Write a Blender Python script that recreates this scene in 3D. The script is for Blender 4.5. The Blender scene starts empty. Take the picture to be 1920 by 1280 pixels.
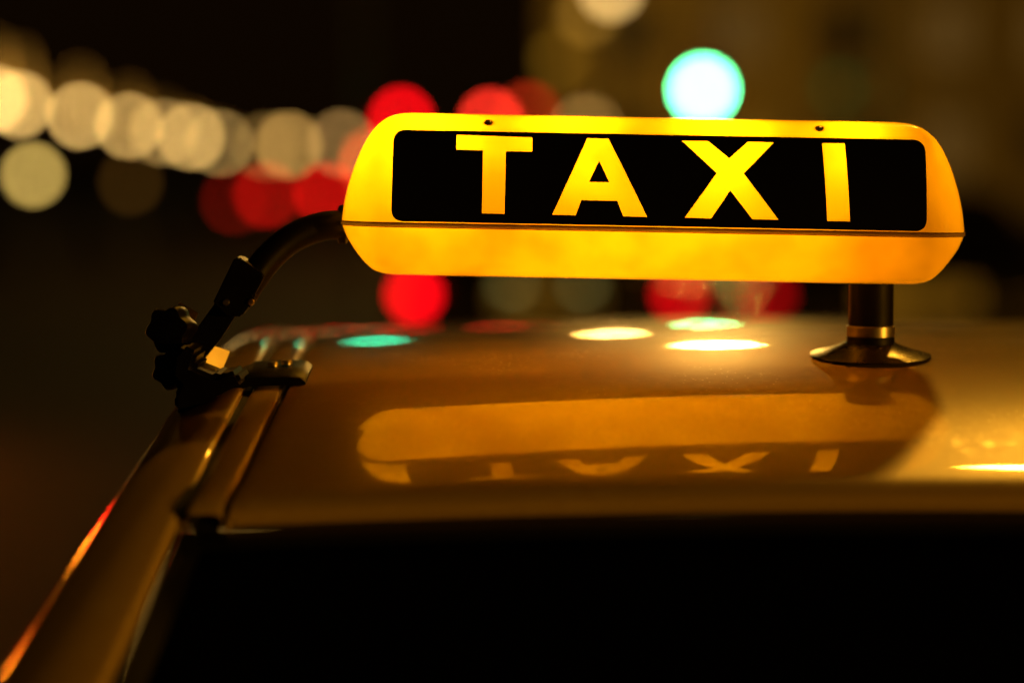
import bpy, bmesh, math, random
from mathutils import Vector, Matrix, noise
from mathutils.geometry import tessellate_polygon
random.seed(7)
SC = bpy.context.scene
COL = SC.collection

# ------------------------------------------------------------------ camera
F = 85 / 36 * 1920                       # focal length in photograph pixels
CAM = Vector((0, -1.8, 1.605))
PITCH = math.atan(350 / F)
cam_d = bpy.data.cameras.new('camera')
cam_d.lens = 85
cam_d.sensor_width = 36
cam_d.clip_start = 0.05
cam_d.clip_end = 3000
cam_d.dof.use_dof = True
cam_d.dof.focus_distance = 1.792
cam_d.dof.aperture_fstop = 1.66
cam_d.dof.aperture_blades = 0
cam = bpy.data.objects.new('camera', cam_d)
COL.objects.link(cam)
cam.location = CAM
cam.rotation_euler = (math.pi / 2 - PITCH, 0, 0)
SC.camera = cam

# ------------------------------------------------------------------ night sky
world = bpy.data.worlds.new('World')
SC.world = world
world.use_nodes = True
wb = world.node_tree.nodes['Background']
wb.inputs['Color'].default_value = (1.0, 0.40, 0.05, 1)
wb.inputs['Strength'].default_value = 0.0035

SC.view_settings.view_transform = 'Standard'
SC.view_settings.look = 'None'
SC.view_settings.exposure = 0
SC.view_settings.gamma = 1
SC.view_settings.use_curve_mapping = False
SC.render.engine = 'CYCLES'
cy = SC.cycles
cy.use_denoising = True
cy.use_adaptive_sampling = False
cy.max_bounces = 8
cy.diffuse_bounces = 3
cy.glossy_bounces = 4
cy.sample_clamp_indirect = 6
cy.caustics_reflective = False
cy.caustics_refractive = False

# ------------------------------------------------------------------ helpers
def at(px, py, d):
    """point seen at photograph pixel (px, py), d metres ahead of the camera"""
    u, v = (px - 960) / F, (640 - py) / F
    f = Vector((0, math.cos(PITCH), -math.sin(PITCH)))
    up = Vector((0, math.sin(PITCH), math.cos(PITCH)))
    r = f + up * v + Vector((1, 0, 0)) * u
    return CAM + r * (d / r.y)

def link(o, parent=None):
    COL.objects.link(o)
    if parent is not None:
        o.parent = parent
    return o

def tag(o, label, cat, group=None):
    o['label'] = label
    o['category'] = cat
    if group:
        o['group'] = group
    return o

def empty(name, loc=(0, 0, 0), rz=0.0):
    o = bpy.data.objects.new(name, None)
    o.location = loc
    o.rotation_euler = (0, 0, rz)
    o.empty_display_size = .1
    COL.objects.link(o)
    return o

def mesh_obj(name, bm, mat, parent=None, smooth=True, angle=40):
    bmesh.ops.recalc_face_normals(bm, faces=bm.faces[:])
    return raw_obj(name, bm, mat, parent, smooth, angle)

def raw_obj(name, bm, mat, parent=None, smooth=True, angle=40):
    me = bpy.data.meshes.new(name)
    if smooth:
        for f in bm.faces:
            f.smooth = True
        la = math.radians(angle)
        for e in bm.edges:
            if len(e.link_faces) == 2:
                e.smooth = e.calc_face_angle(0) < la
    bm.to_mesh(me)
    bm.free()
    me.materials.append(mat)
    o = bpy.data.objects.new(name, me)
    return link(o, parent)

def box(bm, c, s, rot=None, bev=0.0):
    g = bmesh.ops.create_cube(bm, size=1)
    vs = g['verts']
    for v in vs:
        v.co = Vector((v.co.x * s[0], v.co.y * s[1], v.co.z * s[2]))
    if bev:
        es = list({e for v in vs for e in v.link_edges})
        r = bmesh.ops.bevel(bm, geom=es, offset=bev, segments=2, affect='EDGES', profile=.6)
        vs = list({v for f in r['faces'] for v in f.verts} | {v for v in vs if v.is_valid})
    for v in vs:
        co = v.co.copy()
        if rot is not None:
            co = rot @ co
        v.co = co + Vector(c)
    return vs

def frame_from(d, hint=Vector((0, 1, 0))):
    d = d.normalized()
    x = hint.cross(d)
    if x.length < 1e-4:
        x = Vector((1, 0, 0)).cross(d)
    x.normalize()
    return Matrix((x, d.cross(x), d)).transposed()

def tube(bm, pts, rad, seg=16, caps=True):
    rings = []
    for i, p in enumerate(pts):
        a = pts[max(i - 1, 0)]
        b = pts[min(i + 1, len(pts) - 1)]
        m = frame_from(Vector(b) - Vector(a))
        r = rad[i] if isinstance(rad, (list, tuple)) else rad
        rings.append([bm.verts.new(Vector(p) + m @ Vector((math.cos(t) * r, math.sin(t) * r, 0)))
                      for t in [2 * math.pi * k / seg for k in range(seg)]])
    for a, b in zip(rings, rings[1:]):
        for k in range(seg):
            bm.faces.new((a[k], a[(k + 1) % seg], b[(k + 1) % seg], b[k]))
    if caps:
        bm.faces.new(rings[0][::-1])
        bm.faces.new(rings[-1])

def lathe(bm, prof, c, seg=32, m=None):
    """prof: (radius, height) pairs around the local z axis"""
    rings = []
    for r, h in prof:
        row = []
        for k in range(seg):
            t = 2 * math.pi * k / seg
            p = Vector((r * math.cos(t), r * math.sin(t), h))
            if m is not None:
                p = m @ p
            row.append(bm.verts.new(p + Vector(c)))
        rings.append(row)
    for a, b in zip(rings, rings[1:]):
        for k in range(seg):
            bm.faces.new((a[k], a[(k + 1) % seg], b[(k + 1) % seg], b[k]))
    if prof[0][0] > 1e-6:
        bm.faces.new(rings[0][::-1])
    if prof[-1][0] > 1e-6:
        bm.faces.new(rings[-1])
    bmesh.ops.remove_doubles(bm, verts=bm.verts[:], dist=1e-6)

def sphere(bm, c, r, sz=1.0, seg=20):
    g = bmesh.ops.create_uvsphere(bm, u_segments=seg, v_segments=seg // 2, radius=r)
    for v in g['verts']:
        v.co = Vector((v.co.x, v.co.y, v.co.z * sz)) + Vector(c)

def interp(x, K):
    if x <= K[0][0]:
        return K[0][1]
    for (a, b), (c, d) in zip(K, K[1:]):
        if x <= c:
            return b + (d - b) * (x - a) / (c - a)
    return K[-1][1]

def cat(x, K):
    """smooth interpolation through knots"""
    n = len(K)
    if x <= K[0][0]:
        return K[0][1]
    if x >= K[-1][0]:
        return K[-1][1]
    for i in range(n - 1):
        if x <= K[i + 1][0]:
            break
    def sl(j):
        if j == 0:
            return (K[1][1] - K[0][1]) / (K[1][0] - K[0][0])
        if j == n - 1:
            return (K[-1][1] - K[-2][1]) / (K[-1][0] - K[-2][0])
        return (K[j + 1][1] - K[j - 1][1]) / (K[j + 1][0] - K[j - 1][0])
    h = K[i + 1][0] - K[i][0]
    t = (x - K[i][0]) / h
    return ((2 * t**3 - 3 * t**2 + 1) * K[i][1] + (t**3 - 2 * t**2 + t) * h * sl(i)
            + (-2 * t**3 + 3 * t**2) * K[i + 1][1] + (t**3 - t**2) * h * sl(i + 1))

# ------------------------------------------------------------------ materials
def mat_new(name):
    m = bpy.data.materials.new(name)
    m.use_nodes = True
    m.node_tree.nodes.clear()
    return m, m.node_tree

def principled(name, col, rough=.5, metal=0.0, coat=0.0, coat_rough=.03, spec=.5, var=0.0, vscale=40, bump=0.0, bscale=300):
    m, nt = mat_new(name)
    N, L = nt.nodes, nt.links
    out = N.new('ShaderNodeOutputMaterial')
    b = N.new('ShaderNodeBsdfPrincipled')
    L.new(b.outputs[0], out.inputs[0])
    b.inputs['Base Color'].default_value = (*col, 1)
    b.inputs['Roughness'].default_value = rough
    b.inputs['Metallic'].default_value = metal
    b.inputs['Coat Weight'].default_value = coat
    b.inputs['Coat Roughness'].default_value = coat_rough
    b.inputs['Specular IOR Level'].default_value = spec
    tc = N.new('ShaderNodeTexCoord')
    if var:
        n = N.new('ShaderNodeTexNoise')
        n.inputs['Scale'].default_value = vscale
        n.inputs['Detail'].default_value = 6
        L.new(tc.outputs['Object'], n.inputs['Vector'])
        mx = N.new('ShaderNodeMix')
        mx.data_type = 'RGBA'
        mx.inputs['A'].default_value = (*[c * (1 - var) for c in col], 1)
        mx.inputs['B'].default_value = (*[min(1, c * (1 + var)) for c in col], 1)
        L.new(n.outputs['Fac'], mx.inputs['Factor'])
        L.new(mx.outputs['Result'], b.inputs['Base Color'])
        r = N.new('ShaderNodeMapRange')
        r.inputs['To Min'].default_value = rough * .8
        r.inputs['To Max'].default_value = min(1, rough * 1.25)
        L.new(n.outputs['Fac'], r.inputs['Value'])
        L.new(r.outputs[0], b.inputs['Roughness'])
    if bump:
        n2 = N.new('ShaderNodeTexNoise')
        n2.inputs['Scale'].default_value = bscale
        n2.inputs['Detail'].default_value = 3
        L.new(tc.outputs['Object'], n2.inputs['Vector'])
        bp = N.new('ShaderNodeBump')
        bp.inputs['Strength'].default_value = bump
        bp.inputs['Distance'].default_value = .001
        L.new(n2.outputs['Fac'], bp.inputs['Height'])
        L.new(bp.outputs[0], b.inputs['Normal'])
    return m

def glow(name, col, strength):
    m, nt = mat_new(name)
    out = nt.nodes.new('ShaderNodeOutputMaterial')
    e = nt.nodes.new('ShaderNodeEmission')
    e.inputs[0].default_value = (*col, 1)
    e.inputs[1].default_value = strength
    nt.links.new(e.outputs[0], out.inputs[0])
    return m

def paint_material():
    m, nt = mat_new('ivory_car_paint')
    N, L = nt.nodes, nt.links
    out = N.new('ShaderNodeOutputMaterial')
    b = N.new('ShaderNodeBsdfPrincipled')
    L.new(b.outputs[0], out.inputs[0])
    tc = N.new('ShaderNodeTexCoord')
    # dust specks and dried water marks on the clear coat
    vor = N.new('ShaderNodeTexVoronoi')
    vor.inputs['Scale'].default_value = 190
    n1 = N.new('ShaderNodeTexNoise')
    n1.inputs['Scale'].default_value = 9
    n1.inputs['Detail'].default_value = 5
    n2 = N.new('ShaderNodeTexNoise')
    n2.inputs['Scale'].default_value = 75
    n2.inputs['Detail'].default_value = 8
    n2.inputs['Roughness'].default_value = .7
    for n in (vor, n1, n2):
        L.new(tc.outputs['Object'], n.inputs['Vector'])
    spot = N.new('ShaderNodeMapRange')
    spot.inputs['From Min'].default_value = .20
    spot.inputs['From Max'].default_value = .10
    L.new(vor.outputs['Distance'], spot.inputs['Value'])
    pat = N.new('ShaderNodeMapRange')
    pat.inputs['From Min'].default_value = .46
    pat.inputs['From Max'].default_value = .64
    L.new(n1.outputs['Fac'], pat.inputs['Value'])
    mul = N.new('ShaderNodeMath'); mul.operation = 'MULTIPLY'
    L.new(spot.outputs[0], mul.inputs[0]); L.new(pat.outputs[0], mul.inputs[1])
    film = N.new('ShaderNodeMapRange')
    film.inputs['From Min'].default_value = .45
    film.inputs['From Max'].default_value = .75
    film.inputs['To Max'].default_value = .5
    L.new(n2.outputs['Fac'], film.inputs['Value'])
    mul2 = N.new('ShaderNodeMath'); mul2.operation = 'MULTIPLY'
    L.new(film.outputs[0], mul2.inputs[0]); L.new(pat.outputs[0], mul2.inputs[1])
    dust = N.new('ShaderNodeMath'); dust.operation = 'MAXIMUM'
    L.new(mul.outputs[0], dust.inputs[0]); L.new(mul2.outputs[0], dust.inputs[1])
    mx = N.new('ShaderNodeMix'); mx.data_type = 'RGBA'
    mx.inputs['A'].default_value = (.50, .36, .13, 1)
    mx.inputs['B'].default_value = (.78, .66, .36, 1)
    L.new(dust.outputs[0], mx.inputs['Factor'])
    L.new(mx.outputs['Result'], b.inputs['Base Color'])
    b.inputs['Roughness'].default_value = .33
    b.inputs['Specular IOR Level'].default_value = .5
    b.inputs['Coat Weight'].default_value = 1
    b.inputs['Coat IOR'].default_value = 1.5
    cr = N.new('ShaderNodeMapRange')
    cr.inputs['To Min'].default_value = .012
    cr.inputs['To Max'].default_value = .4
    L.new(dust.outputs[0], cr.inputs['Value'])
    L.new(cr.outputs[0], b.inputs['Coat Roughness'])
    # orange peel
    n3 = N.new('ShaderNodeTexNoise')
    n3.inputs['Scale'].default_value = 260
    L.new(tc.outputs['Object'], n3.inputs['Vector'])
    bp = N.new('ShaderNodeBump')
    bp.inputs['Strength'].default_value = .03
    bp.inputs['Distance'].default_value = .0003
    L.new(n3.outputs['Fac'], bp.inputs['Height'])
    L.new(bp.outputs[0], b.inputs['Coat Normal'])
    return m

def shell_material(name='yellow_translucent_plastic', k=1.0):
    """thin translucent yellow plastic, lit by the bulbs inside"""
    m, nt = mat_new(name)
    N, L = nt.nodes, nt.links
    out = N.new('ShaderNodeOutputMaterial')
    tr = N.new('ShaderNodeBsdfTranslucent')
    df = N.new('ShaderNodeBsdfDiffuse')
    gl = N.new('ShaderNodeBsdfGlossy')
    gl.inputs['Roughness'].default_value = .12
    tc = N.new('ShaderNodeTexCoord')
    n = N.new('ShaderNodeTexNoise')
    n.inputs['Scale'].default_value = 11
    n.inputs['Detail'].default_value = 3
    L.new(tc.outputs['Object'], n.inputs['Vector'])
    mr = N.new('ShaderNodeMapRange')
    mr.inputs['From Min'].default_value = .36
    mr.inputs['From Max'].default_value = .62
    L.new(n.outputs['Fac'], mr.inputs['Value'])
    mx = N.new('ShaderNodeMix'); mx.data_type = 'RGBA'
    mx.inputs['A'].default_value = (.62 * k, .185 * k, .0005, 1)
    mx.inputs['B'].default_value = (1.0 * k, .345 * k, .0010, 1)
    L.new(mr.outputs[0], mx.inputs['Factor'])
    L.new(mx.outputs['Result'], tr.inputs[0])
    df.inputs[0].default_value = (.75, .40, .004, 1)
    s1 = N.new('ShaderNodeMixShader'); s1.inputs[0].default_value = .3
    L.new(tr.outputs[0], s1.inputs[1]); L.new(df.outputs[0], s1.inputs[2])
    fr = N.new('ShaderNodeFresnel'); fr.inputs['IOR'].default_value = 1.48
    s2 = N.new('ShaderNodeMixShader')
    L.new(fr.outputs[0], s2.inputs[0]); L.new(s1.outputs[0], s2.inputs[1]); L.new(gl.outputs[0], s2.inputs[2])
    L.new(s2.outputs[0], out.inputs[0])
    return m

M = {}
M['paint'] = paint_material()
M['shell'] = shell_material()
M['panel'] = principled('black_print_film', (.004, .004, .004), .35, spec=.25)
M['black'] = principled('black_plastic', (.004, .0035, .003), .45, spec=.16, var=.3, vscale=60, bump=.15, bscale=500)
M['rubber'] = principled('dark_rubber', (.006, .004, .003), .5, spec=.2, var=.2, bump=.1)
M['cup'] = principled('glossy_suction_rubber', (.012, .009, .006), .26, spec=.45, var=.2, vscale=90)
M['chrome'] = principled('brushed_chrome', (.62, .56, .46), .34, 1.0)
M['steel'] = principled('pale_zinc_plate', (.90, .78, .50), .45, .6, var=.08, vscale=120)
M['gap'] = principled('black_gap', (.003, .003, .003), .6)
M['seal'] = principled('black_rubber_seal', (.006, .006, .006), .4)
M['glass'] = principled('dark_window_glass', (.002, .002, .002), .03, spec=.12)
M['seam'] = shell_material('amber_seam_plastic', .16)
M['asphalt'] = principled('asphalt', (.012, .009, .006), .9, spec=.08, var=.35, vscale=3, bump=.6, bscale=40)
M['pole'] = principled('dark_painted_pole', (.02, .02, .018), .45, .3, var=.2, vscale=8)
M['housing'] = principled('black_signal_housing', (.008, .008, .008), .6)
M['offlens'] = principled('unlit_signal_lens', (.03, .01, .008), .2)
M['carblack'] = principled('dark_car_paint', (.006, .005, .005), .25, coat=1)
M['tyre'] = principled('tyre_rubber', (.012, .012, .012), .85)
M['rim'] = principled('alloy_rim', (.35, .34, .32), .3, 1)
M['plate'] = principled('plate_white', (.6, .6, .5), .5)
M['wall'] = principled('ochre_render', (.42, .33, .09), .85, var=.25, vscale=.5, bump=.4, bscale=20)
M['frame'] = principled('window_frame_paint', (.3, .26, .18), .6)
M['winglass'] = principled('night_window_glass', (.01, .01, .01), .08)
M['roofing'] = principled('dark_roofing', (.05, .03, .02), .8)

# ------------------------------------------------------------------ ground
bm = bmesh.new()
q = 900
vs = [bm.verts.new(p) for p in ((-q, -60, 0), (q, -60, 0), (q, q, 0), (-q, q, 0))]
bm.faces.new(vs)
g = mesh_obj('road', bm, M['asphalt'], smooth=False)
g['kind'] = 'structure'

# ------------------------------------------------------------------ taxi body
CX = .27                                    # the car's centre line
YE = -.2335                                 # rear edge of the roof panel
FRONT = [(.05, 5.0), (.3, -.8), (.55, -3.5), (.9, -6.5), (1.6, -13)]
SLOPE = [(-.26, 66), (-.236, 62), (-.230, 42), (-.223, 26), (-.212, 18.5), (-.15, 16), (-.07, 11)] + FRONT
SIDE = [(-.6, 34), (-.35, 33), (-.25, 27), (-.15, 17), (-.07, 11)] + FRONT
def integrate(K, y0, y1=1.6, n=1500):
    ys = [y0 + (y1 - y0) * i / n for i in range(n + 1)]
    zs = [0]
    for a, b in zip(ys, ys[1:]):
        zs.append(zs[-1] + math.tan(math.radians(cat((a + b) / 2, K))) * (b - a))
    i0 = min(range(n + 1), key=lambda i: abs(ys[i] - .055))
    z0 = zs[i0]
    def f(y):
        t = (y - y0) / (y1 - y0) * n
        i = max(0, min(n - 1, int(t)))
        return zs[i] - z0 + (zs[i + 1] - zs[i]) * (t - i)
    return f
zprof = integrate(SLOPE, -.26)
zprof_side = integrate(SIDE, -1.05)
def roof_z(x, y):
    return 1.45 + zprof(y) - (x - CX) ** 2 / 20
XR = [(-.26, -.1890), (-.2335, -.1860), (-.2, -.1797), (-.15, -.1746), (-.1, -.1704), (-.05, -.1677), (0, -.1663), (.05, -.166), (.1, -.1665),
      (.2, -.1692), (.3, -.1737), (.4, -.1798), (.5, -.1860), (.75, -.197), (1.0, -.205), (1.6, -.215)]
def x_roof(y): return cat(y, XR)            # edge of the roof panel, left
PIL = math.tan(math.radians(33))            # slope of the rear window
XIN = [(-1.05, -.435), (-.5, -.281), (-.4, -.2535), (-.35, -.2405), (-.3, -.2300), (-.26, -.2232), (-.2335, -.2188), (-.2, -.2111), (-.15, -.2061),
       (-.1, -.2021), (-.05, -.1996), (0, -.1986), (.05, -.1987), (.1, -.1997), (.2, -.2036), (.3, -.2095), (.4, -.217), (.5, -.2245), (.75, -.236),
       (1.0, -.245), (1.6, -.255)]
def x_side(y): return cat(y, XIN)           # inner edge of the side frame, also down the pillar
XOUT = [(-1.05, -.57), (-.5, -.383), (-.45, -.3647), (-.4, -.3466), (-.35, -.3288), (-.3, -.3119), (-.25, -.2973), (-.2, -.2857), (-.15, -.2774),
        (-.1, -.272), (-.05, -.2687), (.05, -.2672), (.15, -.270), (.3, -.2789), (.5, -.2968), (1.0, -.31), (1.6, -.32)]
def x_out(y): return cat(y, XOUT)
def z_side(y):
    return 1.45 + zprof_side(y) - (x_roof(max(y, -.24)) - .03 - CX) ** 2 / 20

taxi = empty('taxi_car', (CX, .6, 0))
tag(taxi, 'ivory taxi car whose glossy roof and dark rear window fill the lower half', 'car')
INV = Matrix.Translation((-CX, -.6, 0))
def part(name, bm, mat, parent=None, **k):
    if parent is None:
        parent = taxi
        bmesh.ops.transform(bm, matrix=INV, verts=bm.verts[:])
    else:
        bmesh.ops.transform(bm, matrix=INV, verts=bm.verts[:])
    return mesh_obj(name, bm, mat, parent, **k)

def stations(a, b, n): return [a + (b - a) * i / n for i in range(n + 1)]
ST = stations(YE, -.19, 36) + stations(-.19, -.15, 16)[1:] + stations(-.15, .3, 90)[1:] + stations(.3, 1.6, 50)[1:]

bm = bmesh.new()
rows = []
NX = 64
for y in ST:
    xl = x_roof(y); xr = 2 * CX - xl
    row = []
    # rounded shoulder at each edge of the panel
    for dx, dz in ((0, -.011), (.0001, -.004), (.0005, -.0012), (.0013, -.0003), (.0026, 0)):
        row.append(bm.verts.new((xl + dx, y, roof_z(xl, y) + dz)))
    for k in range(1, NX):
        x = xl + .0026 + (xr - xl - .0052) * k / NX
        row.append(bm.verts.new((x, y, roof_z(x, y))))
    for dx, dz in ((.0026, 0), (.0013, -.0003), (.0005, -.0012), (.0001, -.004), (0, -.011)):
        row.append(bm.verts.new((xr - dx, y, roof_z(xr, y) + dz)))
    rows.append(row)
# hem turned under at the rear edge
first = rows[0]
h1 = [bm.verts.new(v.co + Vector((0, -.0012, -.004))) for v in first]
h2 = [bm.verts.new(v.co + Vector((0, .004, -.010))) for v in first]
rows = [h2, h1] + rows
for a, b in zip(rows, rows[1:]):
    for k in range(len(a) - 1):
        bm.faces.new((a[k], a[k + 1], b[k + 1], b[k]))
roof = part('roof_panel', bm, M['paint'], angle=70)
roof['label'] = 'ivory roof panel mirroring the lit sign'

def kside(y): return (x_side(y) - x_out(y)) / .068
def strip(xf, prof, ys, mirror, kx=None):
    """sweep a cross-section (dx, dz) along the car; xf(y) -> x, z"""
    bm = bmesh.new()
    rows = []
    for y in ys:
        x, z = xf(y)
        k = kx(y) if kx else 1.0
        rows.append([bm.verts.new(((2 * CX - x - dx * k) if mirror else x + dx * k, y, z + dz)) for dx, dz in prof])
    for a, b in zip(rows, rows[1:]):
        for k in range(len(a) - 1):
            bm.faces.new((a[k], a[k + 1], b[k + 1], b[k]))
    return bm

for mir in (False, True):
    # roof moulding between its two gaps
    w = .0205
    mp = [(0, -.011), (-.0001, -.004), (-.0006, -.0010), (-.0018, -.0001), (-.004, .0004), (-w + .004, .0004), (-w + .0018, -.0001),
          (-w + .0006, -.0010), (-w + .0001, -.004), (-w, -.011)]
    kmould = lambda y: (x_roof(y) - .0036 - (x_side(y) + .0050)) / .0205
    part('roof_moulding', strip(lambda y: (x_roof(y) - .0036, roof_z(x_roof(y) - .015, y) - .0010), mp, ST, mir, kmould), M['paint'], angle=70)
    # black seals down in the two gaps
    gp = [(.006, -.0060), (-.0042, -.0060), (-.006, -.012), (-.022, -.012), (-.0235, -.0040), (-.037, -.0040)]
    part('gap_seal', strip(lambda y: (x_roof(y), roof_z(x_roof(y) - .015, y)), gp, ST, mir), M['gap'])
    # side frame and rear pillar, one pressing
    sp = [(0, -.014), (-.0002, -.004), (-.0009, -.0010), (-.0024, -.0001), (-.006, 0)]
    for k in range(1, 15):
        t = math.pi / 2 * k / 14
        sp.append((-.006 - .062 * math.sin(t), -.052 * (1 - math.cos(t))))
    sp += [(-.0678, -.070), (-.0665, -.085), (-.0655, -.09)]
    YP = stations(-1.0, -.35, 30) + stations(-.35, -.15, 30)[1:] + [y for y in ST if y > -.15]
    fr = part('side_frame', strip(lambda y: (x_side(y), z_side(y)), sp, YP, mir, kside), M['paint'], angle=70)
    if not mir:
        fr['label'] = 'ivory side frame and rear pillar catching red and amber streaks'
    # side window and door below
    dp = [(-.064, -.088), (-.060, -.094), (-.062, -.12), (-.100, -.28), (-.150, -.52)]
    part('side_window', strip(lambda y: (x_side(y), z_side(y)), dp, [y for y in YP if y > -.55], mir, kside), M['glass'])
    # black seal along the rear window
    ep = [(.0005, -.0165), (.004, -.007), (.012, -.0085), (.020, -.0125)]
    part('window_seal', strip(lambda y: (x_side(y), z_side(y)), ep, [y for y in YP if y < YE + .001], mir), M['seal'])

# rear window
bm = bmesh.new()
rows = []
for y in stations(-1.0, YE + .010, 30):
    row = []
    xl = x_side(y) + .012
    for k in range(25):
        x = xl + (2 * CX - 2 * xl) * k / 24
        z = 1.45 + zprof(YE) - .0145 - (YE + .010 - y) * PIL - (x - CX) ** 2 / 20 * .9
        row.append(bm.verts.new((x, y, z)))
    rows.append(row)
for a, b in zip(rows, rows[1:]):
    for k in range(24):
        bm.faces.new((a[k], a[k + 1], b[k + 1], b[k]))
part('rear_window', bm, M['glass'])
bm = bmesh.new()
rows = []
for dy, dz in ((0, -.012), (-.003, -.014), (-.010, -.0155), (-.018, -.022)):
    row = []
    xl = x_roof(YE) - .022
    for k in range(41):
        x = xl + (2 * CX - 2 * xl) * k / 40
        row.append(bm.verts.new((x, YE + .002 + dy, roof_z(x, YE) + dz)))
    rows.append(row)
for a, b in zip(rows, rows[1:]):
    for k in range(40):
        bm.faces.new((a[k], a[k + 1], b[k + 1], b[k]))
part('window_seal', bm, M['seal'])
# lower body, so that the roof stands on a car
bm = bmesh.new()
out = [(-1.55, .55), (-1.58, .9), (-1.5, 1.02), (-.98, 1.0), (2.2, .98), (3.0, .9), (3.1, .6), (3.05, .3), (-1.5, .3)]
L_ = [bm.verts.new((CX - .87, y - 0, z)) for y, z in out]
R_ = [bm.verts.new((CX + .87, y - 0, z)) for y, z in out]
bm.faces.new(L_); bm.faces.new(R_[::-1])
for k in range(len(out)):
    bm.faces.new((L_[k], L_[(k + 1) % len(out)], R_[(k + 1) % len(out)], R_[k]))
bmesh.ops.bevel(bm, geom=bm.edges[:], offset=.05, segments=3, affect='EDGES')
bmesh.ops.translate(bm, verts=bm.verts[:], vec=(0, 0, -.12))
part('lower_body', bm, M['paint'])
for sx in (-1, 1):
    for wy in (-.75, 2.1):
        bm = bmesh.new()
        lathe(bm, [(.2, -.1), (.3, -.1), (.32, -.07), (.32, .07), (.3, .1), (.2, .1)], (CX + sx * .80, wy, .32), 28,
              Matrix.Rotation(math.pi / 2, 3, 'Y'))
        wh = part('wheel', bm, M['tyre'])
        bm = bmesh.new()
        lathe(bm, [(.02, .02), (.2, .09), (.205, .104), (.19, .108)], (CX + sx * .80, wy, .32), 20,
              Matrix.Rotation(sx * math.pi / 2, 3, 'Y'))
        part('rim', bm, M['rim'], wh)

# ------------------------------------------------------------------ taxi sign
TILT = math.radians(1.1)
S0 = Vector((.1065, .054, 1.5497))             # centre of the sign at the seam
ROT = Matrix.Rotation(TILT, 3, 'Y')
HL, HD, R0 = .2355, .054, .030                 # half length, half depth, plan corner radius
OUP = [(0, 0), (.008, .0009), (.018, .0024), (.03, .0052), (.045, .0100), (.057, .0150), (.067, .0208), (.0745, .0270),
       (.0795, .0335), (.0822, .0405), (.0832, .047)]
ODN = [(0, 0), (.007, .0026), (.014, .0060), (.026, .0145), (.032, .0202), (.0360, .0255), (.0384, .0315), (.0394, .038)]
def off(z):
    return cat(z, OUP) if z >= 0 else cat(-z, ODN)

sign = empty('taxi_sign', S0)
sign.rotation_euler = (0, TILT, 0)
tag(sign, 'lit yellow taxi roof sign with black letter panel, on its arm and suction foot', 'taxi sign')

def inv(px, py):
    """photograph pixel -> (x, z) on the sign's front face, in the sign's own axes"""
    z = 0
    for i in range(8):
        p = at(px, py, 1.8 + off(z))
        l = ROT.transposed() @ (p - S0)
        z = l.z
    return (l.x, l.z)

def plan_ring(z, part_):
    """points of the plan outline at height z; the front straight is left out when part_ is 'rest'"""
    o = off(z)
    r = max(R0 - o, .0065)
    hx, hy = HL - o, HD - o
    pts = []
    for cx, cy_, a0 in ((hx - r, -(hy - r), -90), (hx - r, hy - r, 0), (-(hx - r), hy - r, 90), (-(hx - r), -(hy - r), 180)):
        for k in range(9):
            a = math.radians(a0 + 90 * k / 8)
            pts.append((cx + r * math.cos(a), cy_ + r * math.sin(a)))
    return pts

XA, XB = -(HL - R0), HL - R0
ZU = [.0013 + .0819 * (1 - math.cos(math.pi * i / 44)) / 2 * 1.0 for i in range(45)]

def map_front(bm, zs, lift=0.0, thick=0.0):
    for z in zs:
        bmesh.ops.bisect_plane(bm, geom=bm.verts[:] + bm.edges[:] + bm.faces[:], dist=1e-7,
                               plane_co=(0, 0, z), plane_no=(0, 0, 1))
    for v in bm.verts:
        o = off(max(v.co.z, 0))
        v.co.y = -HD + o - lift
        lim = HL - o - max(R0 - o, .0065)
        v.co.x = max(-lim, min(lim, v.co.x))

def poly_fill(loops):
    bm = bmesh.new()
    vl = [[Vector((x, z, 0)) for x, z in lp] for lp in loops]
    flat = [v for lp in vl for v in lp]
    bv = [bm.verts.new((v.x, 0, v.y)) for v in flat]
    for t in tessellate_polygon(vl):
        try:
            bm.faces.new([bv[i] for i in t])
        except ValueError:
            pass
    return bm

def rrect(c, r, n=8):
    """rounded quad from four corners given anticlockwise"""
    out = []
    m = len(c)
    for i in range(m):
        p, a, b = Vector(c[i]), Vector(c[i - 1]), Vector(c[(i + 1) % m])
        u, v = (a - p).normalized(), (b - p).normalized()
        for k in range(n + 1):
            t = k / n
            # quadratic corner
            q0, q1 = p + u * r, p + v * r
            s = (1 - t) ** 2 * q0 + 2 * t * (1 - t) * (p + (u + v) * r * .06) + t * t * q1
            out.append((s.x, s.y))
    return out

def C2(L_, ox, oy, s=3.0): return [(ox + a / s, oy + b / s) for a, b in L_]
T_ = C2([(768, 219), (1194, 234), (1194, 313), (1046, 311), (1038, 663), (911, 660), (917, 306), (768, 302)], 600, 180)
A_ = C2([(1503, 239), (1622, 240), (1840, 680), (1706, 677), (1672, 590), (1470, 586), (1438, 671), (1306, 668)], 600, 180)
AH = C2([(1570, 365), (1628, 486), (1513, 484)], 600, 180)
X_ = C2([(115, 252), (262, 255), (382, 352), (488, 258), (632, 262), (463, 436), (658, 696), (512, 693), (388, 531),
         (280, 689), (132, 684), (312, 434)], 1240, 180)
I_ = C2([(904, 266), (1031, 267), (1061, 705), (933, 703)], 1240, 180)
LET = {k: [inv(*p) for p in v] for k, v in (('T', T_), ('A', A_), ('AH', AH), ('X', X_), ('I', I_))}
def sq(lp):                                  # level a letter's baseline and cap line
    zs = sorted(z for x, z in lp)
    return lp
pc = [inv(735, 415), inv(1742, 436), inv(1729, 262), inv(737, 243)]
xl_ = (pc[0][0] + pc[3][0]) / 2; xr_ = (pc[1][0] + pc[2][0]) / 2
zb_ = (pc[0][1] + pc[1][1]) / 2; zt_ = (pc[2][1] + pc[3][1]) / 2
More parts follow.
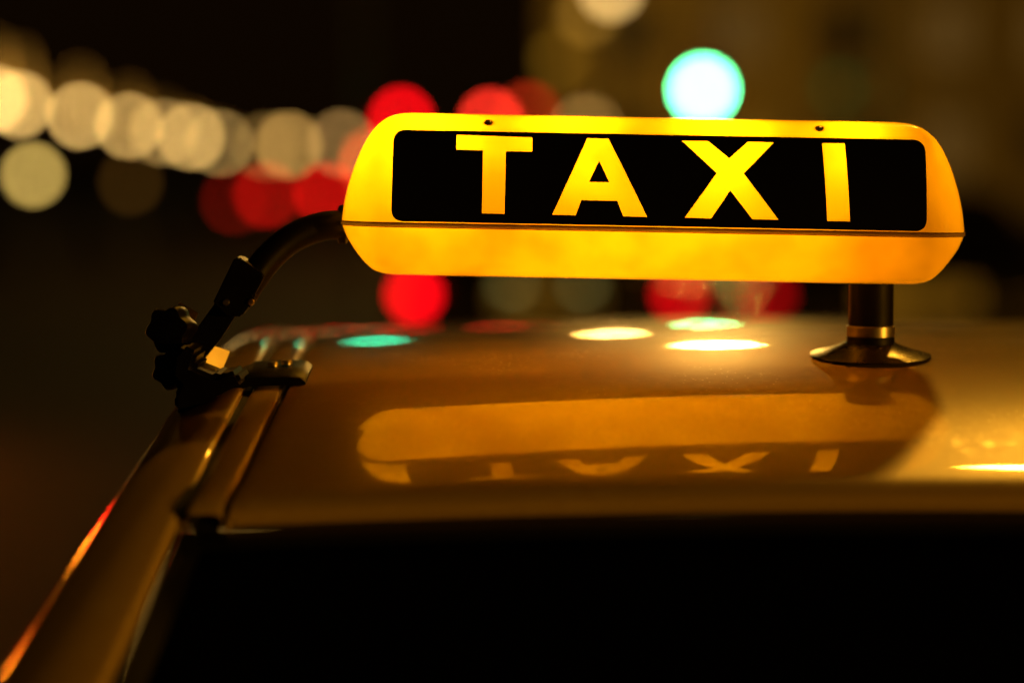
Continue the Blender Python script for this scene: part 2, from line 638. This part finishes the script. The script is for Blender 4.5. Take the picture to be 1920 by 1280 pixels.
xr_ = min(xr_, XB - .001); zb_ = max(zb_, .0022)
PANEL = rrect([(xl_, zb_), (xr_, zb_), (xr_, zt_), (xl_, zt_)], .0085)

# upper shell: everything but the printed window
bm = bmesh.new()
rings = []
for z in ZU:
    rings.append([bm.verts.new((x, y, z)) for x, y in plan_ring(z, 'rest')])
for a, b in zip(rings, rings[1:]):
    for k in range(len(a) - 1):
        bm.faces.new((a[k], a[k + 1], b[k + 1], b[k]))
bm.faces.new(rings[-1])
fb = poly_fill([[(XA, ZU[0]), (XB, ZU[0]), (XB, ZU[-1]), (XA, ZU[-1])], PANEL[::-1]])
# the front straight keeps its own x range at every height
map_front(fb, ZU[1:-1])
tmp = bpy.data.meshes.new('tmp'); fb.to_mesh(tmp); fb.free()
bm.from_mesh(tmp); bpy.data.meshes.remove(tmp)
bmesh.ops.remove_doubles(bm, verts=bm.verts[:], dist=2e-5)
upper = mesh_obj('upper_shell', bm, M['shell'], sign, angle=60)
upper['label'] = 'glowing yellow upper half of the sign housing'

bm = bmesh.new()
rings = []
ZD = [-.0013 - .0380 * (1 - math.cos(math.pi * i / 24)) / 2 for i in range(25)]
for z in ZD:
    rings.append([bm.verts.new((x, y, z)) for x, y in plan_ring(z, 'all')])
for a, b in zip(rings, rings[1:]):
    n = len(a)
    for k in range(n):
        bm.faces.new((a[k], a[(k + 1) % n], b[(k + 1) % n], b[k]))
bm.faces.new(rings[-1])
mesh_obj('lower_shell', bm, M['shell'], sign, angle=60)['label'] = 'glowing amber lower half of the sign housing'

# moulded lip where the halves meet
bm = bmesh.new()
rings = []
for z, g_ in ((.0016, -.0012), (.0015, .0006), (.0009, .0010), (.0002, .0004), (-.0004, .0004), (-.0010, .0009), (-.0015, .0004), (-.0016, -.0016)):
    hx, hy, r = HL + g_, HD + g_, R0 + g_
    pts = []
    for cx, cy_, a0 in ((hx - r, -(hy - r), -90), (hx - r, hy - r, 0), (-(hx - r), hy - r, 90), (-(hx - r), -(hy - r), 180)):
        for k in range(13):
            a = math.radians(a0 + 90 * k / 12)
            pts.append((cx + r * math.cos(a), cy_ + r * math.sin(a)))
    rings.append([bm.verts.new((x, y, z)) for x, y in pts])
for a, b in zip(rings, rings[1:]):
    n = len(a)
    for k in range(n):
        bm.faces.new((a[k], a[(k + 1) % n], b[(k + 1) % n], b[k]))
mesh_obj('seam_lip', bm, M['seam'], sign, angle=60)

# black printed panel with the letters left clear
bm = poly_fill([PANEL, LET['T'], LET['A'], LET['X'], LET['I']])
b2 = poly_fill([LET['AH']])
tmp = bpy.data.meshes.new('tmp'); b2.to_mesh(tmp); b2.free()
bm.from_mesh(tmp); bpy.data.meshes.remove(tmp)
map_front(bm, ZU[1:-1], .0)
panel = mesh_obj('letter_panel', bm, M['panel'], sign, angle=60)
panel['label'] = 'black panel reading TAXI'
for ch in 'TAXI':
    loops = [LET[ch]] + ([LET['AH']] if ch == 'A' else [])
    bm = poly_fill(loops)
    map_front(bm, ZU[1:-1], .0)
    mesh_obj('letter', bm, M['shell'], panel, angle=60)['label'] = 'glowing yellow letter ' + ch

# screws in the top shoulder
for px, py in ((916, 230), (1537, 241)):
    x, z = inv(px, py)
    z = min(z, .0775)
    o0, o1 = off(z - .001), off(z + .001)
    nrm = Vector((0, -.002, (o1 - o0))).normalized()
    m = frame_from(nrm, Vector((1, 0, 0)))
    bm = bmesh.new()
    lathe(bm, [(.0034, -.0008), (.0034, .0002), (.0030, .0004), (.0024, -.0004), (.0, -.0004)], (x, -HD + off(z), z), 20, m)
    sc_ = mesh_obj('screw', bm, M['seam'], sign)
    bm = bmesh.new()
    lathe(bm, [(.0022, -.0004), (.0020, .0004), (.0010, .0008), (0, .0009)], (x, -HD + off(z), z), 16, m)
    mesh_obj('screw_head', bm, M['chrome'], sc_)

# bulbs inside
for bx, bz, pw in ((-.172, .056, .80), (-.062, .058, .74), (.046, .058, .72), (.150, .060, .42)):
    ld = bpy.data.lights.new('bulb_light', 'POINT')
    ld.energy = pw
    ld.color = (1, .88, .6)
    ld.shadow_soft_size = .012
    lo = bpy.data.objects.new('bulb_light', ld)
    lo.location = (bx, 0, bz)
    link(lo, sign)

def SL(p):                                   # world -> sign axes
    return ROT.transposed() @ (Vector(p) - S0)
def sg(name, bm, mat, parent=sign, **k):
    for v in bm.verts:
        v.co = SL(v.co)
    return mesh_obj(name, bm, mat, parent, **k)

# suction foot on the right
base = at(1632, 667, 1.855)
base.z = roof_z(base.x, base.y)
bx, by, bz = base
bm = bmesh.new()
lathe(bm, [(.0172, .024), (.0172, .070)], (bx, by, bz), 40)
foot = sg('foot_column', bm, M['rubber'])
bm = bmesh.new()
lathe(bm, [(.0176, .0155), (.0184, .0160), (.0184, .0236), (.0176, .0242)], (bx, by, bz), 48)
sg('chrome_ring', bm, M['chrome'], foot)
bm = bmesh.new()
lathe(bm, [(.0190, .0005), (.0188, .006), (.0180, .0156), (.015, .0156)], (bx, by, bz), 40)
sg('cup_hub', bm, M['rubber'], foot)
# the cup follows the roof's curve
bm = bmesh.new()
nseg = 56
prof = [(.0185, .0105), (.024, .0079), (.031, .0053), (.038, .0032), (.0435, .0020), (.0462, .0013), (.0464, .0006), (.0450, .0003), (.02, .0006)]
rings = []
for r, h in prof:
    row = []
    for k in range(nseg):
        t = 2 * math.pi * k / nseg
        x, y = bx + r * math.cos(t), by + r * math.sin(t)
        row.append(bm.verts.new((x, y, roof_z(x, y) * .75 + (bz) * .25 + h + .0008)))
    rings.append(row)
for a, b in zip(rings, rings[1:]):
    for k in range(nseg):
        bm.faces.new((a[k], a[(k + 1) % nseg], b[(k + 1) % nseg], b[k]))
sg('suction_cup', bm, M['cup'], foot, angle=50)

# bent arm on the left
def bez(pts, n=10):
    out = []
    for i in range(len(pts) - 1):
        p0 = Vector(pts[max(i - 1, 0)]); p1 = Vector(pts[i]); p2 = Vector(pts[i + 1]); p3 = Vector(pts[min(i + 2, len(pts) - 1)])
        for k in range(n):
            t = k / n
            out.append(.5 * ((2 * p1) + (-p0 + p2) * t + (2 * p0 - 5 * p1 + 4 * p2 - p3) * t * t + (-p0 + 3 * p1 - 3 * p2 + p3) * t ** 3))
    out.append(Vector(pts[-1]))
    return out
AD = 1.850                                   # depth of the arm
arm_px = [(668, 421), (640, 421), (606, 424), (566, 437), (530, 459), (500, 488), (474, 522), (455, 552)]
bm = bmesh.new()
tube(bm, bez([at(x, y, AD - .038 * k / 7) for k, (x, y) in enumerate(arm_px)]), .0112, 20)
arm = sg('mounting_arm', bm, M['black'], angle=50)
bm = bmesh.new()
lathe(bm, [(.0135, 0), (.0150, .001), (.0150, .006), (.0125, .0075)], at(634, 421, AD), 28, Matrix.Rotation(math.pi / 2, 3, 'Y'))
sg('flange', bm, M['black'], arm)

CD = 1.812                                   # depth of the clamp
def prism(px_pts, d0, d1, bev=.0012):
    """extrude an outline (photograph pixels, at the arm's depth) from depth d0 to d1"""
    bm = bmesh.new()
    dm = (d0 + d1) / 2
    f = [bm.verts.new((lambda p: Vector((p.x, d0 - 1.8, p.z)))(at(x, y, dm))) for x, y in px_pts]
    b = [bm.verts.new((v.co.x, d1 - 1.8, v.co.z)) for v in f]
    n = len(f)
    bm.faces.new(f); bm.faces.new(b[::-1])
    for k in range(n):
        bm.faces.new((f[k], f[(k + 1) % n], b[(k + 1) % n], b[k]))
    bmesh.ops.recalc_face_normals(bm, faces=bm.faces[:])
    if bev:
        bmesh.ops.bevel(bm, geom=bm.edges[:], offset=bev, segments=2, affect='EDGES')
    return bm

sleeve = sg('sleeve', prism([(444, 481), (452, 480), (498, 515), (495, 524), (480, 552), (482, 556), (474, 572), (471, 570), (457, 590), (449, 592), (440, 589), (428, 590), (403, 566)], CD - .015, CD + .015), M['black'], arm)
for px, py, r in ((424, 567, .0022), (471, 566, .0020)):
    bm = bmesh.new()
    lathe(bm, [(r * 1.3, 0), (r * 1.3, .001), (r, .0022), (0, .0024)], at(px, py, CD - .015), 14, Matrix.Rotation(math.pi / 2, 3, 'X'))
    sg('rivet', bm, M['chrome'], arm)
flat = sg('flat_bar', prism([(410, 560), (447, 584), (418, 630), (384, 672), (366, 700), (330, 690), (352, 640)], CD - .006, CD + .006), M['black'], arm)
# clamp jaw and foot that grips the roof channel
sg('clamp_jaw', prism([(352, 640), (380, 655), (371, 682), (413, 699), (433, 690), (452, 690), (463, 712), (430, 728), (392, 748), (350, 773),
                       (337, 760), (336, 735), (345, 715), (330, 700), (335, 660)], CD - .062, CD - .006, .003), M['black'], arm)
# knurled knobs
def knob(px, py, d, r, lobes, h, axis):
    bm = bmesh.new()
    n = 60
    m = frame_from(Vector(axis))
    c = at(px, py, d)
    rings = []
    for rr, hh in ((.3, 0), (.9, 0), (1, .12), (1, .8), (.9, 1), (.4, 1.05)):
        rings.append([bm.verts.new(c + m @ Vector((r * rr * (1 + .10 * math.cos(lobes * t)) * math.cos(t),
                                                    r * rr * (1 + .10 * math.cos(lobes * t)) * math.sin(t), h * hh)))
                      for t in [2 * math.pi * k / n for k in range(n)]])
    for a, b in zip(rings, rings[1:]):
        for k in range(n):
            bm.faces.new((a[k], a[(k + 1) % n], b[(k + 1) % n], b[k]))
    bm.faces.new(rings[0][::-1]); bm.faces.new(rings[-1])
    return bm
sg('knob', knob(331, 618, CD - .006, .0168, 6, .020, (-.25, -1, .1)), M['black'], arm)
sg('knob', knob(330, 692, CD - .014, .0140, 6, .012, (-.35, -1, .05)), M['black'], arm)
# pale plate of the hinge, showing past the black parts
for quad in ([(337, 566), (373, 588), (362, 606), (326, 590)], [(374, 644), (392, 645), (434, 660), (413, 700), (364, 684)]):
    bm = prism(quad, CD + .007, CD + .0095, .0004)
    ctr = sum((v.co for v in bm.verts), Vector()) / len(bm.verts)
    bmesh.ops.rotate(bm, cent=ctr, verts=bm.verts[:], matrix=Matrix.Rotation(math.radians(31), 3, 'Z') @ Matrix.Rotation(math.radians(-8), 3, 'X'))
    sg('hinge_plate', bm, M['steel'], arm)

# the foot lying across the roof moulding
ya, yb = -.010, .052
def fz(x, y): return roof_z(x, y)
bm = bmesh.new()
xs = [-.2165, -.206, -.196, -.182, -.168, -.158, -.1535]
zl = [-.001, .0045, .0085, .0085, .0080, .0070, .0035]
top, botm = [], []
for y in (ya, ya + .002, yb - .002, yb):
    top.append([bm.verts.new((x, y, fz(x, y) + z + (0 if y in (ya + .002, yb - .002) else -.0012))) for x, z in zip(xs, zl)])
    botm.append([bm.verts.new((x, y, fz(x, y) + max(z - .0075, .0008 if x > -.2 else -.006))) for x, z in zip(xs, zl)])
for a, b in zip(top, top[1:]):
    for k in range(len(xs) - 1):
        bm.faces.new((a[k], a[k + 1], b[k + 1], b[k]))
for a, b in zip(botm, botm[1:]):
    for k in range(len(xs) - 1):
        bm.faces.new((a[k], b[k], b[k + 1], a[k + 1]))
for row in (0, -1):
    for k in range(len(xs) - 1):
        bm.faces.new((top[row][k], top[row][k + 1], botm[row][k + 1], botm[row][k]))
for j in range(3):
    for k in (0, -1):
        bm.faces.new((top[j][k], top[j + 1][k], botm[j + 1][k], botm[j][k]))
cf = sg('clamp_foot', bm, M['black'], arm, angle=35)
for dx, dy in ((-.181, .026), (-.171, .030)):
    bm = bmesh.new()
    lathe(bm, [(.0042, 0), (.0042, .0022), (.0034, .0032), (.0018, .0033), (.0016, .0018), (0, .0018)], (dx, dy, fz(dx, dy) + .0083), 18)
    sg('foot_screw', bm, M['chrome'], arm)

# ------------------------------------------------------------------ lights of the street
RB = 59.5                                    # radius of the blur disc in photograph pixels
MATS = {}
def lit(col, target, r_m, d):
    """emission that makes a far lamp of this size show at the photographed brightness"""
    rp = r_m * F / d
    R = RB * (1 - 1.792 / d)
    s = target * max(1.0, (R / rp) ** 2)
    key = (col, round(s, 2))
    if key not in MATS:
        MATS[key] = glow('lamp_glow', col, s)
    return MATS[key]

CREAM = (1.0, .60, .17)
WARM = (1.0, .42, .025)
RED = (1.0, .0015, .006)
GREEN = (.09, 1.0, .30)

def lantern(px, py, d, label, target=.6, r=.2, col=CREAM, group='row of street lanterns', tall=0.0, cat_='street lamp'):
    p = at(px, py, d)
    o = empty('street_lamp', (p.x, p.y, 0))
    tag(o, label, cat_, group)
    h = p.z
    bm = bmesh.new()
    lathe(bm, [(.11, 0), (.11, .25), (.07, .32), (.05, h * .5), (.04, h - r - .06), (.09, h - r - .02), (.1, h - r * .94)], (0, 0, 0), 12)
    mesh_obj('post', bm, M['pole'], o)
    bm = bmesh.new()
    sphere(bm, (0, 0, h), r)
    gl_ = mesh_obj('globe', bm, lit(col, target, r, d), o)
    bm = bmesh.new()
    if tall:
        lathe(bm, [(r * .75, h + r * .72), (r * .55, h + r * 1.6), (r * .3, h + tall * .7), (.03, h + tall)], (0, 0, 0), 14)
        mesh_obj('added_glow_cone', bm, lit((1, .45, .06), target * .10, r, d), o)  # added glowing cone, gives the blurred disc its tapering top
    else:
        lathe(bm, [(r * .5, h + r * .9), (r * .42, h + r * 1.1), (.02, h + r * 1.25), (0, h + r * 1.3)], (0, 0, 0), 12)
        mesh_obj('cap', bm, M['pole'], o)
    return o

def tall_lamp(x, y, z, label, strength, side=1, size=(.62, .3, .12), col=WARM, group='tall street lamps'):
    """mast lamp: its head hangs over the road at (x, y, z), its mast stands to one side"""
    o = empty('mast_lamp', (x + side * 2.2, y, 0))
    tag(o, label, 'street lamp', group)
    bm = bmesh.new()
    tube(bm, bez([(0, 0, 0), (0, 0, z * .5), (0, 0, z - .6), (-side * .5, 0, z + .05), (-side * 1.6, 0, z + .14)], 6), .07, 12)
    mesh_obj('mast', bm, M['pole'], o)
    bm = bmesh.new()
    g_ = bmesh.ops.create_uvsphere(bm, u_segments=20, v_segments=10, radius=1)
    for v in g_['verts']:
        zz = max(v.co.z, 0)
        v.co = Vector((v.co.x * size[0] * .62 - side * 2.2, v.co.y * size[1] * .62, zz * size[2] + z + .07))
    mesh_obj('lamp_hood', bm, M['pole'], o)
    bm = bmesh.new()
    g_ = bmesh.ops.create_uvsphere(bm, u_segments=20, v_segments=10, radius=1)
    for v in g_['verts']:
        v.co = Vector((v.co.x * size[0] * .5 - side * 2.2, v.co.y * size[1] * .5, v.co.z * size[2] * .6 + z))
    mesh_obj('lamp_glass', bm, glow('mast_lamp_glow', col, strength), o)
    return o

# masts that light the taxi and the street (their heads stand above the frame)
tall_lamp(2.3, 6.2, 7.25, 'tall street lamp just ahead on the right lighting the taxi roof', 480, 1)
tall_lamp(2.65, 30.0, 7.0, 'tall street lamp further ahead on the right kerb', 2100, 1, col=(1, .52, .09))
tall_lamp(-5.5, 21.0, 6.5, 'unseen mast lamp added to light the road on the left', 50, -1)  # added lamp out of frame, brightens the asphalt on the left
tall_lamp(2.05, 52.0, 6.7, 'unseen mast lamp added to light the ochre building', 700, 1, col=(1, .52, .10))  # added to wash the facade, placed so it also glints on the roof


# the row of lanterns on the left
row = [(-12, 185, 62, .85, 1.25, 'cream street lantern cut off by the left edge'),
       (36, 196, 66, .75, 1.25, 'second cream street lantern from the left edge'),
       (150, 217, 78, .62, 1.2, 'third cream street lantern from the left, standing apart'),
       (242, 236, 92, .48, 1.1, 'fourth cream street lantern from the left'),
       (306, 248, 104, .27, .9, 'fifth cream street lantern from the left, half overlapped'),
       (358, 256, 116, .50, .6, 'sixth cream street lantern from the left'),
       (412, 268, 128, .22, .5, 'seventh street lantern from the left, dimmer')]
for px, py, d, t, tl, lb in row:
    lantern(px, py, d, lb, t, .17 if d < 100 else .22, tall=tl)
lantern(541, 272, 95, 'dim golden lantern standing apart left of the sign', .36, .26, (1, .55, .13), 'golden lanterns left of the sign')
lantern(497, 274, 110, 'very dim lantern behind the golden lantern left of the sign', .10, .28, (1, .55, .13), 'golden lanterns left of the sign')
lantern(640, 268, 105, 'dim golden lantern partly hidden by the left end of the sign', .22, .27, (1, .55, .16), 'golden lanterns left of the sign')
lantern(1100, 238, 60, 'cream lantern showing just above the letter A', .36, .2, (1, .55, .14), 'lanterns above the sign')
lantern(1216, 252, 66, 'pale lantern showing above the sign left of the green signal', .62, .2, CREAM, 'lanterns above the sign')
lantern(1146, -20, 30, 'bright cream lantern at the top edge of the picture', .75, .13, (1, .62, .2), 'lanterns above the sign')
lantern(1102, 28, 36, 'dim golden lantern beside the bright one at the top edge', .13, .14, (1, .5, .06), 'lanterns above the sign')
lantern(1048, 112, 44, 'very dim golden lantern below the one at the top edge', .055, .16, (1, .48, .03), 'lanterns above the sign')
def lantern_at(x, y, z, r, strength, label, col):
    o = empty('street_lamp', (x, y, 0))
    tag(o, label, 'street lamp')
    bm = bmesh.new()
    lathe(bm, [(.11, 0), (.11, .25), (.06, .32), (.045, z - r - .06), (.09, z - r - .02), (.1, z - r * .94)], (0, 0, 0), 12)
    mesh_obj('post', bm, M['pole'], o)
    bm = bmesh.new()
    sphere(bm, (0, 0, z), r)
    mesh_obj('globe', bm, glow('globe_glow', col, strength), o)
lantern_at(15.0, -9.2, 2.3, .24, 1600, 'unseen globe lamp added behind the taxi on the right for its light', WARM)  # source added behind the camera to light the rear roof edge
lantern(62, 328, 30, 'low cream bollard lamp under the lantern row at far left', .52, .085, (1, .66, .15), None, 0, 'bollard lamp')
lantern(245, 342, 34, 'nearly dark bollard lamp below the lantern row', .03, .09, (1, .42, .05), None, 0, 'bollard lamp')

def signal(px, py, d, label, lit_i, col, target, r=.12, group='traffic signals'):
    """traffic signal whose lit lens is seen at (px, py)"""
    p = at(px, py, d)
    o = empty('traffic_light', (p.x, p.y + .16, 0))
    tag(o, label, 'traffic light', group)
    z0 = p.z + (lit_i - 1) * .3             # centre of the housing
    bm = bmesh.new()
    lathe(bm, [(.09, 0), (.09, .3), (.055, .34), (.05, z0 + .2)], (0, .12, 0), 12)
    mesh_obj('post', bm, M['pole'], o)
    bm = bmesh.new()
    box(bm, (0, .0, z0), (.34, .2, .98), bev=.03)
    mesh_obj('housing', bm, M['housing'], o)
    for i in range(3):
        zc = z0 + (1 - i) * .3
        bm = bmesh.new()
        lathe(bm, [(r, 0), (r * .95, .02), (r * .6, .04), (0, .05)], (0, -.11, zc), 24, Matrix.Rotation(math.pi / 2, 3, 'X'))
        ln = mesh_obj('lens', bm, lit(col, target, r, d) if i == lit_i else M['offlens'], o)
        bm = bmesh.new()
        n = 14
        rr = r + .015
        a_ = [bm.verts.new((rr * math.cos(math.radians(-10 + 200 * k / n)), -.10, zc + rr * math.sin(math.radians(-10 + 200 * k / n)))) for k in range(n + 1)]
        b_ = [bm.verts.new((v.co.x * .98, -.24 if 2 < k < n - 2 else -.18, v.co.z)) for k, v in enumerate(a_)]
        for k in range(n):
            bm.faces.new((a_[k], a_[k + 1], b_[k + 1], b_[k]))
        mesh_obj('visor', bm, M['housing'], ln)
    return o
signal(1319, 168, 36, 'bright green traffic light just above the letter X', 2, GREEN, 12.0, .16)
signal(672, -112, 25, 'green traffic light whose mirrored spot lies on the left of the roof', 2, (.03, 1, .45), 4.0, .13)
signal(1572, 166, 48, 'very dim green traffic light above the letter I', 2, (.0, 1, .2), .008, .14)
signal(752, 224, 44, 'red traffic light above the left end of the sign', 0, RED, 1.0, .14)
signal(920, 228, 50, 'bright red traffic light above the letter T', 0, (1, .03, .015), 1.0, .16)
signal(990, 214, 60, 'dim red traffic light just right of the bright red one', 0, (1, .05, .01), .25, .18)
signal(1068, 214, 74, 'darkest red traffic light above the gap between T and A', 0, (1, .08, .01), .12, .2)
signal(690, 305, 40, 'orange red signal half hidden behind the left end of the sign', 1, (1, .10, .02), .95, .14)

def far_car(pl, pr, py, d, label, tl, tr, col=RED, plate=0.0, group='cars ahead on the road', r=0.0, amber=0.0):
    """car seen from behind; its tail lamps are seen at pl and pr"""
    a, b = at(pl, py, d), at(pr, py, d)
    c = (a + b) / 2
    hw = (b.x - a.x) / 2
    o = empty('car', (c.x, c.y, 0))
    tag(o, label, 'car', group)
    W = hw + .14
    bm = bmesh.new()
    secs = [(.02, .35, .62, .96), (.0, .30, .9, 1.0), (.25, .28, 1.0, 1.0), (1.2, .26, 1.0, 1.0), (3.6, .26, .9, 1.0), (4.4, .35, .62, .9)]
    rows = []
    for y, z0, z1, ws in secs:
        w = W * ws
        rows.append([bm.verts.new(p) for p in ((-w * .92, y, z0), (-w, y, (z0 + z1) / 2), (-w * .94, y, z1), (w * .94, y, z1), (w, y, (z0 + z1) / 2), (w * .92, y, z0))])
    for r1, r2 in zip(rows, rows[1:]):
        for k in range(6):
            bm.faces.new((r1[k], r1[(k + 1) % 6], r2[(k + 1) % 6], r2[k]))
    bm.faces.new(rows[0]); bm.faces.new(rows[-1][::-1])
    bmesh.ops.bevel(bm, geom=bm.edges[:], offset=.04, segments=2, affect='EDGES')
    mesh_obj('body', bm, M['carblack'], o)
    bm = bmesh.new()
    cab = [(.35, .97, .90), (.95, 1.42, .70), (2.2, 1.45, .72), (3.1, .97, .88)]
    lo = [bm.verts.new((s * W * .9, y, .95)) for y, z, k in (cab[0], cab[-1]) for s in (-1, 1)]
    hi = [bm.verts.new((s * W * k, y, z)) for y, z, k in cab[1:3] for s in (-1, 1)]
    bm.faces.new((lo[0], lo[1], hi[1], hi[0])); bm.faces.new((hi[0], hi[1], hi[3], hi[2])); bm.faces.new((hi[2], hi[3], lo[3], lo[2]))
    bm.faces.new((lo[0], hi[0], hi[2], lo[2])); bm.faces.new((lo[1], lo[3], hi[3], hi[1]))
    bmesh.ops.bevel(bm, geom=bm.edges[:], offset=.05, segments=2, affect='EDGES')
    mesh_obj('cabin', bm, M['carblack'], o)
    bm = bmesh.new()
    vs = [bm.verts.new(p) for p in ((-W * .78, .405, 1.02), (W * .78, .405, 1.02), (W * .62, .86, 1.37), (-W * .62, .86, 1.37))]
    bm.faces.new(vs)
    bmesh.ops.translate(bm, verts=vs, vec=(0, -.02, .012))
    mesh_obj('rear_window', bm, M['glass'], o)
    r = r or (.05 if d < 20 else .15)
    for s, t in ((-1, tl), (1, tr)):
        bm = bmesh.new()
        g_ = bmesh.ops.create_uvsphere(bm, u_segments=16, v_segments=8, radius=r)
        for v in g_['verts']:
            v.co = Vector((v.co.x * 1.15 + s * hw, v.co.y * .5 - .02, v.co.z * .9 + c.z))
        mesh_obj('tail_lamp', bm, lit(col, t, r, d), o)
    if amber:
        for s in (-1, 1):
            bm = bmesh.new()
            box(bm, (s * (hw - .02), -.03, c.z - .20), (.34, .06, .12), bev=.02)
            mesh_obj('turn_signal', bm, glow('turn_signal_glow', (1, .28, .01), amber), o)
    bm = bmesh.new()
    box(bm, (0, -.02, c.z - .02), (.52, .02, .12))
    mesh_obj('number_plate', bm, M['plate'], o, smooth=False)
    if plate:
        for s in (-1, 1):
            bm = bmesh.new()
            box(bm, (s * .19, -.045, c.z + .062), (.07, .03, .02), bev=.004)
            mesh_obj('plate_lamp', bm, glow('plate_lamp_glow', (.8, .72, .2), plate), o)
    for s in (-1, 1):
        for y in (.85, 3.5):
            bm = bmesh.new()
            lathe(bm, [(.05, -.1), (.3, -.1), (.32, -.06), (.32, .06), (.3, .1), (.05, .1)], (s * (W - .14), y, .32), 20, Matrix.Rotation(math.pi / 2, 3, 'Y'))
            mesh_obj('wheel', bm, M['tyre'], o)
    return o
far_car(777, 1274, 552, 13.0, 'dark car ahead whose red tail lamps glow under the sign', 1.2, .55, plate=1.6)
far_car(1440, 2010, 552, 11.6, 'dark car in the next lane behind the suction foot', .22, .22)
far_car(500, 614, 366, 56, 'distant car whose red tail lamps show left of the sign', .28, .5, (1, .006, .005))
far_car(438, 530, 378, 72, 'farthest car with faint red tail lamps at left', .07, .07, (1, .02, .006))

far_car(-847, -387, 553, 13.8, 'dark car passing on the left, seen only as red and amber streaks on the taxi', 50, 50, r=.12, amber=220)

# ochre building behind, on the right
bp_ = at(1500, 290, 64)
bo = empty('apartment_building', (bp_.x, bp_.y, 0))
tag(bo, 'dim ochre building behind the sign at right', 'building')
BW0, BW1, BH = -6.6, 14.0, 15.0
wins = []
for fl in range(5):
    for k in range(7):
        wins.append((BW0 + 1.6 + k * 2.75, 1.0 + fl * 2.95))
bm = bmesh.new()
xs = sorted({BW0, BW1} | {w[0] for w in wins} | {w[0] + 1.25 for w in wins})
zs = sorted({0, BH} | {w[1] for w in wins} | {w[1] + 1.7 for w in wins})
wset = {(round(w[0], 3), round(w[1], 3)) for w in wins}
vv = {}
def V_(x, y, z):
    k = (round(x, 3), round(y, 3), round(z, 3))
    if k not in vv:
        vv[k] = bm.verts.new((x, y, z))
    return vv[k]
for x0, x1 in zip(xs, xs[1:]):
    for z0, z1 in zip(zs, zs[1:]):
        if (round(x0, 3), round(z0, 3)) in wset:
            for a, b in (((x0, z0), (x1, z0)), ((x1, z0), (x1, z1)), ((x1, z1), (x0, z1)), ((x0, z1), (x0, z0))):
                bm.faces.new((V_(a[0], 0, a[1]), V_(b[0], 0, b[1]), V_(b[0], .22, b[1]), V_(a[0], .22, a[1])))
        else:
            bm.faces.new((V_(x0, 0, z0), V_(x1, 0, z0), V_(x1, 0, z1), V_(x0, 0, z1)))
for x in (BW0, BW1):
    bm.faces.new((V_(x, 0, 0), V_(x, 0, BH), V_(x, 9, BH), V_(x, 9, 0)))
mesh_obj('wall', bm, M['wall'], bo, smooth=False)
bm = bmesh.new()
box(bm, ((BW0 + BW1) / 2, 4.4, BH + .15), (BW1 - BW0 + .8, 9.8, .3))
mesh_obj('roof', bm, M['roofing'], bo, smooth=False)
bm = bmesh.new()
for x in (.05, 1.2, .6):
    box(bm, (x if x != .6 else .625, .17, .85), (.08, .06, 1.7))
box(bm, (.625, .168, .04), (1.2, .06, .08)); box(bm, (.625, .168, 1.66), (1.2, .06, .08))
fm = bpy.data.meshes.new('window'); bm.to_mesh(fm); bm.free(); fm.materials.append(M['frame'])
bm = bmesh.new()
vs = [bm.verts.new(p) for p in ((0, .2, 0), (1.25, .2, 0), (1.25, .2, 1.7), (0, .2, 1.7))]
bm.faces.new(vs)
pm = bpy.data.meshes.new('pane'); bm.to_mesh(pm); bm.free(); pm.materials.append(M['winglass'])
lm = pm.copy(); lm.materials.clear(); lm.materials.append(glow('lit_room_window', (1, .5, .1), .10))
for i, (x, z) in enumerate(wins):
    f = bpy.data.objects.new('window', fm); f.location = (x, 0, z); link(f, bo)
    g_ = bpy.data.objects.new('pane', lm if random.random() < .12 else pm); link(g_, f)
